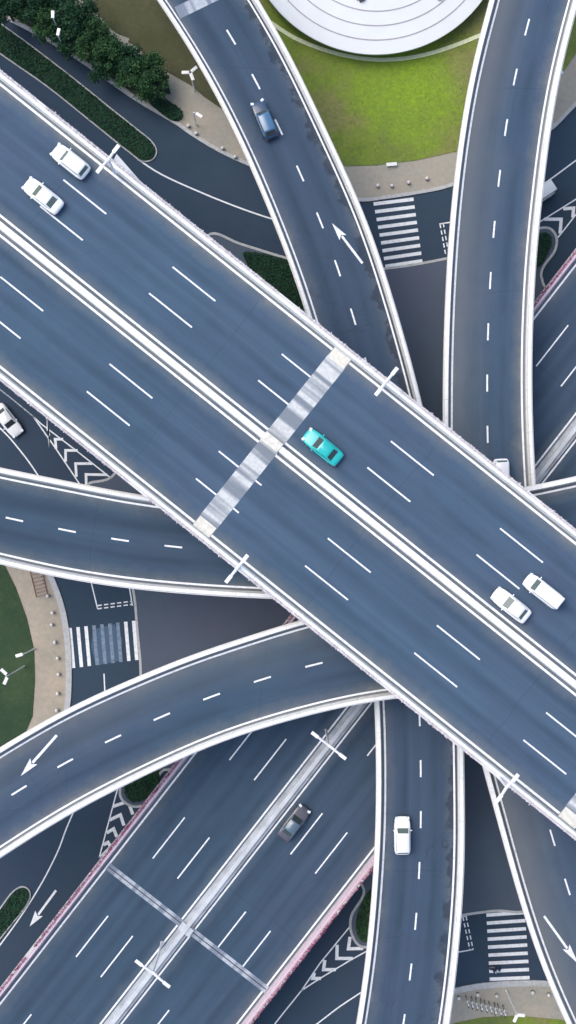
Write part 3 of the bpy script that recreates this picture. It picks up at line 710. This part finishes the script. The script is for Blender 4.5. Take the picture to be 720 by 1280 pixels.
tl = ['dark leafy tree at the top left corner', 'round dark tree second in the roadside row', 'tree beside the small white lamp in the roadside row', 'tall tree against the pale path', 'low dark tree over the road edge', 'broad tree in the middle of the roadside row',
      'mid green tree below the end of the pale path', 'small tree overhanging the road bend', 'bushy tree beside the olive lawn', 'last big tree before the clipped hedge bed', 'small round tree at the end of the row by the pavement', 'tree behind the row at the very top edge', 'slim tree between the path and the second lamp', 'pale green tree near the lawn corner']
for (p, r, h), l, m in zip([((8, 10), 2.2, 6), ((40, 8), 2.6, 6.5), ((62, 34), 2.2, 6), ((96, 18), 2.8, 7), ((84, 52), 2.2, 5.5), ((118, 55), 2.7, 6.5), ((140, 70), 2.3, 6), ((128, 88), 1.9, 5), ((166, 80), 2.3, 6), ((170, 104), 2.4, 6), ((196, 108), 2.0, 5), ((70, -8), 2.4, 6), ((110, 36), 1.8, 5.5), ((188, 88), 1.9, 5)],
                    tl, ['leaf_dark', 'leaf_dark', 'leaf_mid', 'leaf_dark', 'leaf_dark', 'leaf_mid', 'leaf_mid', 'leaf_dark', 'leaf_dark', 'leaf_mid', 'leaf_mid', 'leaf_dark', 'leaf_dark', 'leaf_mid']):
    make_tree(p, r, h, M[m], l)
# tufts on the bright lawn
mb = MB()
for _ in range(9000):
    a = random.uniform(330, 660), random.uniform(40, 205); 
    if a[1] > 203 - abs(a[0] - 470) * .12: continue
    if math.hypot(a[0] - 470, a[1] + 96) < 172: continue
    q = P(*a); leaf(mb, (q[0], q[1], .21 + random.random() * .03), random.uniform(.05, .11), 2.2)
tag(mb.build('grass', foliage('grass tufts', (.14, .2, .04), (.19, .28, .04), (.25, .3, .07)), recalc=False), 'short tufted grass on the bright lawn below the round roof', 'grass', kind='stuff')

# ------------------------------------------------------------ vehicles (built along +X, wheels on z=0)
def lerp(a, b, t): return a + (b - a) * t
def make_car(kind, paint_, glass, label, cat, roof_sheen=None, group=None):
    SP = { # L, W, hood z, belt z, roof z, windscreen base x, roof front x, roof rear x, rear base x
        'sedan': (4.75, 1.94, .86, .95, 1.44, 1.0, .3, -1.0, -1.7), 'hatch': (4.5, 1.94, .9, .97, 1.55, 1.0, .45, -1.75, -2.05),
        'coupe': (4.6, 1.9, .86, .94, 1.42, .85, .1, -1.25, -1.8), 'suv': (4.75, 1.9, .98, 1.05, 1.68, .95, .38, -1.7, -2.15), 'van': (4.6, 1.86, 1.0, 1.1, 1.9, 1.45, .95, -2.1, -2.2), 'minibus': (5.2, 1.85, 1.05, 1.15, 2.1, 2.15, 1.7, -2.45, -2.55)}
    L, W, hz, bz, rz, wx, rfx, rrx, rbx = SP[kind]; h = L / 2; w = W / 2; paint_ = M[paint_]; rp = M[roof_sheen] if roof_sheen else paint_; glass = M[glass]
    root = empty('car', (0, 0, 0), label, cat, group, local=True)
    if cat == 'van': root.name = 'van'
    LOC[root.name] = (0, 0, 0)
    # body: lofted sections
    
    st = [(h, .5, .5, .42), (h - .08, .7, hz - .26, .3), (h - .38, .9, hz - .1, .22), (h - .8, .98, hz - .03, .2), (wx, 1, bz - .03, .2), (0, 1, bz, .2), (rbx + .3, 1, bz, .2), (-h + .5, .97, max(bz - .02, hz), .24), (-h + .12, .88, bz - .1, .3), (-h, .68, bz - .32, .42)]
    rings = []
    for x, f, zt, zl in st:
        a = w * f
        rings.append([(x, -a * .9, zl), (x, -a, zl + .16), (x, -a, (zl + zt) / 2 + .04), (x, -a * .95, zt - .08), (x, -a * .8, zt), (x, 0, zt + .035), (x, a * .8, zt), (x, a * .95, zt - .08), (x, a, (zl + zt) / 2 + .04), (x, a, zl + .16), (x, a * .9, zl)])
    mb = MB(); mb.sweep(rings); body = mb.build('body', paint_, root, smooth=True, subsurf=2)
    # cabin frustum
    yb, yt = w * .92, w * .82 if kind in ('sedan', 'hatch', 'suv', 'coupe') else w * .86
    bot = [(wx, -yb * .86, bz - .06), (wx, yb * .86, bz - .06), (rbx, yb * .86, bz - .06), (rbx, -yb * .86, bz - .06)]
    bot = [(wx, -yb * .88, bz - .05), (wx, yb * .88, bz - .05), (rbx, yb * .88, bz - .05), (rbx, -yb * .88, bz - .05)]
    topq = [(rfx, -yt * .93, rz - .05), (rfx, yt * .93, rz - .05), (rrx, yt * .93, rz - .05), (rrx, -yt * .93, rz - .05)]
    mb = MB()
    mb.sweep([bot, topq, [(rfx - .18, -yt * .8, rz), (rfx - .18, yt * .8, rz), (rrx + .18, yt * .8, rz), (rrx + .18, -yt * .8, rz)]])
    cabin = mb.build('cabin', rp, root, smooth=True, bevel=.09)
    def pane(name, i, j, u0, u1, v0, v1, parent=root):
        A_, B_, C_, D_ = [Vector(q) for q in (bot[i], bot[j], topq[j], topq[i])]
        n = (B_ - A_).cross(D_ - A_).normalized()
        cen = Vector((0, 0, 1)); 
        if n.dot((A_ + B_ + C_ + D_) / 4 - Vector(((wx + rbx) / 2, 0, bz))) < 0: n = -n
        def pt(u, v): return (A_.lerp(B_, u)).lerp(D_.lerp(C_, u), v) + n * .012
        mb = MB(); mb.quad(pt(u0, v0), pt(u1, v0), pt(u1, v1), pt(u0, v1)); return mb.build(name, glass, parent, recalc=False)
    pane('windshield', 0, 1, .09, .91, .08, .93); pane('rear_window', 2, 3, .11, .89, .15, .9)
    for i, j, fl in ((1, 2, 0), (3, 0, 1)):
        a = (.1, .47), (.51, .9)
        for u0, u1 in a: pane('side_window', i, j, u0, u1, .18, .88)
    for sx in (h - .9, -h + .88):
        for sy in (-1, 1):
            mb = MB(); r_ = .33; segs = []
            mb.tube([(sx, sy * (w - .2), r_), (sx, sy * (w - .06), r_), (sx, sy * (w + .012), r_)], [r_, r_, r_ * .9], 18); wl = mb.build('wheel', M['tyre'], root)
            mb = MB(); mb.tube([(sx, sy * (w + .005), r_), (sx, sy * (w + .022), r_)], .2, 14); mb.build('rim', M['rim'], wl)
    for sy in (-1, 1):
        mb = MB(); mb.box((h - .2, sy * w * .66, hz - .2), (.3, .38, .15), sy * -.35); mb.build('headlight', M['headlight'], root, bevel=.03)
        mb = MB(); mb.box((-h + .1, sy * w * .6, bz - .36), (.12, .36, .14), sy * .25); mb.build('taillight', M['taillight'], root, bevel=.03)
        mb = MB(); mb.box((wx - .3, sy * (w + .04), bz + .02), (.13, .22, .13), 0, .85); mb.build('mirror', paint_, root, bevel=.03)
    mb = MB(); mb.box((h - .03, 0, .42), (.08, w * 1.1, .16)); mb.build('grille', M['trim'], root)
    return root
def put(o, px, ang, z):
    """ang: heading in the picture, degrees anticlockwise from right"""
    q = P(*px, z + 1.1); o.location = (q[0], q[1], z + .004); o.rotation_euler = (0, 0, R(ang)); return o
AT = 141.5
gw = 'white cars on the top motorway'
put(make_car('hatch', 'c_white', 'glass_g', 'white car nearest the upper parapet at upper left of the top motorway', 'car', group=gw), (87, 200), AT, Z_TOP)
put(make_car('sedan', 'c_white', 'glass_g', 'white sedan in the middle lane, lower of the two at upper left', 'car', group=gw), (52.5, 243), AT, Z_TOP)
put(make_car('coupe', 'c_white', 'glass_g', 'white sedan left of the white van at lower right of the top motorway', 'car', group=gw), (640, 757), AT, Z_TOP)
put(make_car('van', 'c_white', 'glass_g', 'white boxy van with short bonnet beside the white sedan', 'van'), (680, 739.5), AT + .5, Z_TOP)
put(make_car('sedan', 'c_teal', 'glass', 'bright teal car just past the expansion joint on the top motorway', 'car'), (403.5, 558.5), AT - 1, Z_TOP)
put(make_car('suv', 'c_blue', 'glass', 'dark blue car with sky reflection painted on its roof, on the top ramp', 'car', 'c_blue_sheen'), (330.5, 148), 113, Z_AB)
put(make_car('hatch', 'c_white', 'glass_g', 'white hatchback driving up the bottom ramp', 'car'), (503.5, 1046), 90.5, Z_AB)
put(make_car('sedan', 'c_grey', 'glass', 'dark grey car with sky reflection painted on its roof beside the lower motorway median', 'car', 'c_grey_sheen'), (367.5, 1030), 53, Z_HW)
put(make_car('hatch', 'c_white', 'glass_g', 'white car half hidden under the edge of the top motorway on the right ramp', 'car'), (628, 597), -88, Z_AB)
put(make_car('sedan', 'c_white', 'glass', 'white car cut by the left edge on the road below the top motorway', 'car'), (8.5, 525), -52, 0)
put(make_car('minibus', 'c_white', 'glass_g', 'white van half hidden beside the right ramp on the ground road', 'van'), (671, 246), 213.7, 0)

# ------------------------------------------------------------ lamps
def lamp_double(px, z, d, arm, h, label, group, name='street_lamp'):
    x, y = P(*px, z); root = empty(name, (x, y, z), label, 'street lamp', group)
    mb = MB(); mb.tube([(x, y, z), (x, y, z + .5), (x, y, z + h)], [.2, .15, .12], 10); mb.build('pole', M['steel_w'], root)
    for s in (1, -1):
        e = (x + d[0] * arm * s, y + d[1] * arm * s, z + h + .25)
        mb = MB(); mb.tube([(x, y, z + h - .1), (x + d[0] * arm * s * .5, y + d[1] * arm * s * .5, z + h + .15), e], [.17, .15, .12], 8); mb.build('arm', M['steel_w'], root)
        mb = MB(); mb.box((e[0], e[1], e[2]), (.95, .4, .16), math.atan2(d[1], d[0])); hd = mb.build('lamp_head', M['steel_w'], root, bevel=.04)
        mb = MB(); mb.box((e[0], e[1], e[2] - .08), (.6, .22, .03), math.atan2(d[1], d[0])); mb.build('diffuser', M['lamp'], hd)
def base_for(px, z, h):
    k = (F / (H - z)) / (F / (H - z - h)); return (360 + (px[0] - 360) * k, 640 + (px[1] - 640) * k)
g = 'lamps on the top motorway parapets'
for px, l in (((135, 199), 'twin arm lamp on the upper parapet near the two white sedans'), ((483, 477), 'twin arm lamp on the upper parapet above the teal car'), ((296, 711), 'twin arm lamp on the lower parapet below the expansion joint'), ((634, 985), 'twin arm lamp on the lower parapet at lower right')):
    lamp_double(base_for(px, Z_TOP + .8, 4.5), Z_TOP + .8, nT, 1.35, 4.3, l, g)
g = 'twin lamps on the lower motorway median'
for px, l in (((411, 932), 'twin arm lamp on the lower motorway median near the curved ramp'), ((191, 1217), 'twin arm lamp on the lower motorway median below the narrow joint')):
    lamp_double(base_for(px, Z_HW + .3, 9), Z_HW + .3, nH, 2.0, 8.8, l, g)
def lamp_single(head, h, d, arm, label, globes=1, group='street lamps at ground level'):
    b = base_for(head, 0.13, h); x, y = P(*b); d = np.array(d) / np.hypot(*d); x -= d[0] * arm; y -= d[1] * arm
    root = empty('street_lamp', (x, y, .13), label, 'street lamp', group)
    mb = MB(); mb.tube([(x, y, .13), (x, y, .6), (x, y, h - .4), (x + d[0] * arm * .4, y + d[1] * arm * .4, h)], [.14, .1, .07, .06], 10); mb.build('pole', M['steel_w'], root)
    for k in range(globes):
        a = math.atan2(d[1], d[0]) + (k - (globes - 1) / 2) * 1.9
        e = (x + math.cos(a) * arm, y + math.sin(a) * arm, h)
        mb = MB(); mb.tube([(x + d[0] * arm * .3, y + d[1] * arm * .3, h - .1), e], .05, 6); mb.build('arm', M['steel_w'], root)
        mb = MB(); mb.box(e, (.95, .42, .18), a); mb.build('lamp_head', M['lamp'], root, bevel=.07)
lamp_single((3, 846), 8.5, (-1, -.2), .7, 'tall lamp leaning over the dark lawn at the left edge', 2)
lamp_single((24, 819), 5, (-1, -.3), .8, 'short lamp at the edge of the beige pavement at left')
lamp_single((649, 1273), 7, (.3, -.5), .5, 'lamp with two heads on the bottom lawn edge', 2)
lamp_single((240, 96), 6, (.3, -.8), .6, 'lamp with three heads on the olive lawn beside the top ramp', 3)
lamp_single((249, 144), 5, (.8, -.5), .9, 'lamp with bent arm on the grey pavement near the top ramp')
lamp_single((66, 18), 7, (0, 1), .4, 'small lamp among the dark trees near the top edge')
lamp_single((73, 40), 6.5, (.2, 1), .4, 'small lamp among the dark trees beside the road')
lamp_single((700, 92), 6, (1, .6), .8, 'lamp on the grey pavement right of the right ramp')

# ------------------------------------------------------------ bollards, bench, racks, bicycles
bol = None
def bollard(px, label, grp):
    global bol
    x, y = P(*px, .5)
    if bol is None:
        bol = empty('stone_bollard', (0, 0, 0), label, 'bollard', grp, local=True)
        mb = MB(); mb.lathe([(.2, 0), (.2, .1), (.13, .14), (.1, .2)], (0, 0, 0), 16); mb.build('base', M['steel_d'], bol)
        pr = [(.23 * math.cos(a), .4 + .23 * math.sin(a)) for a in np.linspace(-1.4, 1.52, 12)]
        mb = MB(); mb.lathe(pr, (0, 0, 0), 20); mb.build('ball', M['stone'], bol, smooth=True); o = bol
    else: o = copy_tree(bol)
    o.location = (x, y, .13); o['label'] = label; o['group'] = grp
NTH = ['first', 'second', 'third', 'fourth', 'fifth', 'sixth', 'seventh', 'eighth']
for pts, txt in (([(59.5, 745), (65.5, 766), (64.5, 781), (68.5, 803), (72, 823), (73, 843), (72, 867), (71, 888)], 'pale stone ball bollard on the beige left pavement, {} from the top'),
                 ([(235.5, 157), (245, 166.5), (278, 185), (294, 196)], 'pale stone ball bollard on the pavement left of the top ramp, {} from the hedge'),
                 ([(472.5, 232), (490, 232), (511, 228), (534, 223)], 'pale stone ball bollard above the top crosswalk, {} from the left'),
                 ([(574, 1248), (597.5, 1243.5), (621, 1245), (666, 1241), (686, 1244)], 'pale stone ball bollard below the bottom crosswalk, {} from the left')):
    for i, p in enumerate(pts): bollard(p, txt.format(NTH[i]), 'stone ball bollards along the pavements')
x, y = P(489, 207); bench = empty('bench', (x, y, .13), 'white bench on the pavement edge of the bright lawn', 'bench')
mb = MB(); mb.box((x, y, .58), (1.35, .42, .07), .08); mb.build('seat', M['steel_w'], bench)
for k in (-.5, .5):
    mb = MB(); mb.box((x + k, y + k * .08, .34), (.08, .36, .42), .08); mb.build('leg', M['steel_w'], bench)
# bicycle rack at left
ra, rb = P(45, 712), P(53, 745); u = (rb - ra) / np.linalg.norm(rb - ra); nrm = np.array([-u[1], u[0]]); Lr = np.linalg.norm(rb - ra)
rack = empty('bike_rack', (*((ra + rb) / 2), .13), 'red brown hooped cycle rack on the beige pavement at left', 'bike rack')
for s in (-.75, .75):
    mb = MB(); mb.tube([(*(ra + nrm * s), .2), (*(rb + nrm * s), .2)], .06, 6); mb.build('rail', M['rust'], rack)
for k in range(8):
    c = ra + u * Lr * (k + .2) / 7.4; mb = MB()
    mb.tube([(*(c - nrm * .72), .2), (*(c - nrm * .6), .75), (*(c + nrm * .6), .75), (*(c + nrm * .72), .2)], .045, 6); mb.build('hoop', M['rust'], rack)
def make_bike():
    root = empty('bicycle', (0, 0, 0), '', 'bicycle', 'bicycles parked in a row at the bottom', local=True)
    for x in (-.52, .52):
        mb = MB(); c = [(x + .33 * math.cos(a), 0, .35 + .33 * math.sin(a)) for a in np.linspace(0, 2 * math.pi, 19)]
        mb.tube(c, .03, 6, False); w_ = mb.build('wheel', M['tyre'], root)
        mb = MB(); mb.tube([(x, -.03, .35), (x, .03, .35)], .05, 8); mb.build('hub', M['rim'], w_)
    mb = MB()
    for a, b in (((-.52, 0, .35), (-.15, 0, .32)), ((-.15, 0, .32), (-.25, 0, .85)), ((-.15, 0, .32), (.38, 0, .8)), ((-.24, 0, .8), (.36, 0, .85)), ((.36, 0, .95), (.52, 0, .35)), ((-.52, 0, .35), (-.24, 0, .78))): mb.tube([a, b], .03, 6)
    mb.build('frame', M['steel_w'], root)
    mb = MB(); mb.tube([(.25, -.28, 1.02), (.38, 0, 1.0), (.25, .28, 1.02)], .025, 6); mb.build('handlebar', M['steel_w'], root)
    mb = MB(); mb.box((-.26, 0, .9), (.28, .18, .07)); mb.build('saddle', M['steel_w'], root, bevel=.03)
    return root
bk = None
for i in range(9):
    t = i / 8; px = (583 + 46 * t, 1250 + 12 * t); q = P(*px)
    if bk is None: bk = make_bike(); o = bk
    else: o = copy_tree(bk)
    o.location = (q[0], q[1], .13); o.rotation_euler = (R(4), 0, R(100 + random.uniform(-8, 8)))
    o['label'] = 'pale bicycle parked in the row on the bottom pavement, %s from the left' % (NTH + ['ninth'])[i]

# ------------------------------------------------------------ rider on a scooter on the bottom crosswalk
q = P(618, 1209); scoot = empty('scooter', (0, 0, 0), 'dark motor scooter carrying a rider over the bottom crosswalk', 'scooter', local=True)
for x in (-.6, .6):
    mb = MB(); mb.tube([(x, -.06, .24), (x, .06, .24)], .24, 16); mb.build('wheel', M['tyre'], scoot)
mb = MB(); mb.sweep([[(-.85, -.12, .5), (-.85, .12, .5), (-.85, .1, .68), (-.85, -.1, .68)], [(-.5, -.2, .35), (-.5, .2, .35), (-.5, .16, .76), (-.5, -.16, .76)], [(-.05, -.18, .3), (-.05, .18, .3), (-.05, .14, .72), (-.05, -.14, .72)], [(.0, -.16, .25), (.0, .16, .25), (.0, .16, .36), (.0, -.16, .36)], [(.38, -.16, .25), (.38, .16, .25), (.38, .16, .36), (.38, -.16, .36)], [(.45, -.2, .3), (.45, .2, .3), (.5, .16, .95), (.5, -.16, .95)], [(.62, -.1, .45), (.62, .1, .45), (.62, .08, .95), (.62, -.08, .95)]]); mb.build('body', M['c_blue'], scoot, bevel=.04)
mb = MB(); mb.box((-.42, 0, .79), (.7, .28, .08)); mb.build('seat', M['trim'], scoot, bevel=.03)
mb = MB(); mb.tube([(.35, -.34, 1.02), (.48, 0, 1.0), (.35, .34, 1.02)], .025, 6); mb.build('handlebar', M['steel_d'], scoot)
mb = MB(); mb.box((.66, 0, .82), (.1, .18, .14)); mb.build('headlight', M['headlight'], scoot, bevel=.02)
scoot.location = (q[0], q[1], .008); scoot.rotation_euler = (0, 0, R(-8))
pts = {'pel': (-.32, 0, .88, .16), 'wa': (-.28, 0, 1.05, .15), 'ch': (-.2, 0, 1.3, .18), 'ne': (-.16, 0, 1.5, .07), 'he': (-.12, 0, 1.62, .1), 'ht': (-.12, 0, 1.74, .08)}
vb, eb, rb_ = [], [], []
def av(x, y, z, r_): vb.append((x, y, z)); rb_.append(r_); return len(vb) - 1
ids = {k: av(*v) for k, v in pts.items()}
for a, b in (('pel', 'wa'), ('wa', 'ch'), ('ch', 'ne'), ('ne', 'he'), ('he', 'ht')): eb.append((ids[a], ids[b]))
for s in (-1, 1):
    sh = av(-.2, s * .2, 1.4, .08); el = av(.02, s * .27, 1.15, .055); wr = av(.3, s * .3, 1.06, .04); ha = av(.36, s * .3, 1.04, .045)
    eb += [(ids['ch'], sh), (sh, el), (el, wr), (wr, ha)]
    hp = av(-.28, s * .1, .86, .11); kn = av(.14, s * .15, .82, .075); an = av(.1, s * .14, .44, .05); ft = av(.26, s * .14, .4, .045)
    eb += [(ids['pel'], hp), (hp, kn), (kn, an), (an, ft)]
me = bpy.data.meshes.new('person'); me.from_pydata(vb, eb, [])
rider = bpy.data.objects.new('person', me); COL.objects.link(rider); me.materials.append(M['cloth'])
sm = rider.modifiers.new('skin', 'SKIN')
for i, sv in enumerate(me.skin_vertices[0].data if len(me.skin_vertices) else []): sv.radius = (rb_[i], rb_[i])
if not len(me.skin_vertices):
    bpy.context.view_layer.objects.active = rider
ss = rider.modifiers.new('subsurf', 'SUBSURF'); ss.levels = 2; ss.render_levels = 2
bpy.context.view_layer.update()
if len(me.skin_vertices):
    for i, sv in enumerate(me.skin_vertices[0].data): sv.radius = (rb_[i], rb_[i])
    me.skin_vertices[0].data[0].use_root = True
tag(rider, 'person in a navy jacket sitting on a scooter on the bottom crosswalk', 'person')
rider.location = scoot.location; rider.rotation_euler = scoot.rotation_euler
mb = MB(); mb.lathe([(.13, 1.6), (.135, 1.68), (.11, 1.78), (.05, 1.83)], (-.12, 0, 0), 16); hm = mb.build('helmet', M['helmet'], rider, smooth=True)
mb = MB(); mb.lathe([(.05, -.02), (.05, .02), (.03, .05)], (.38, .3, 1.05), 8); mb.lathe([(.05, -.02), (.05, .02), (.03, .05)], (.38, -.3, 1.05), 8); mb.build('gloves', M['trim'], rider)
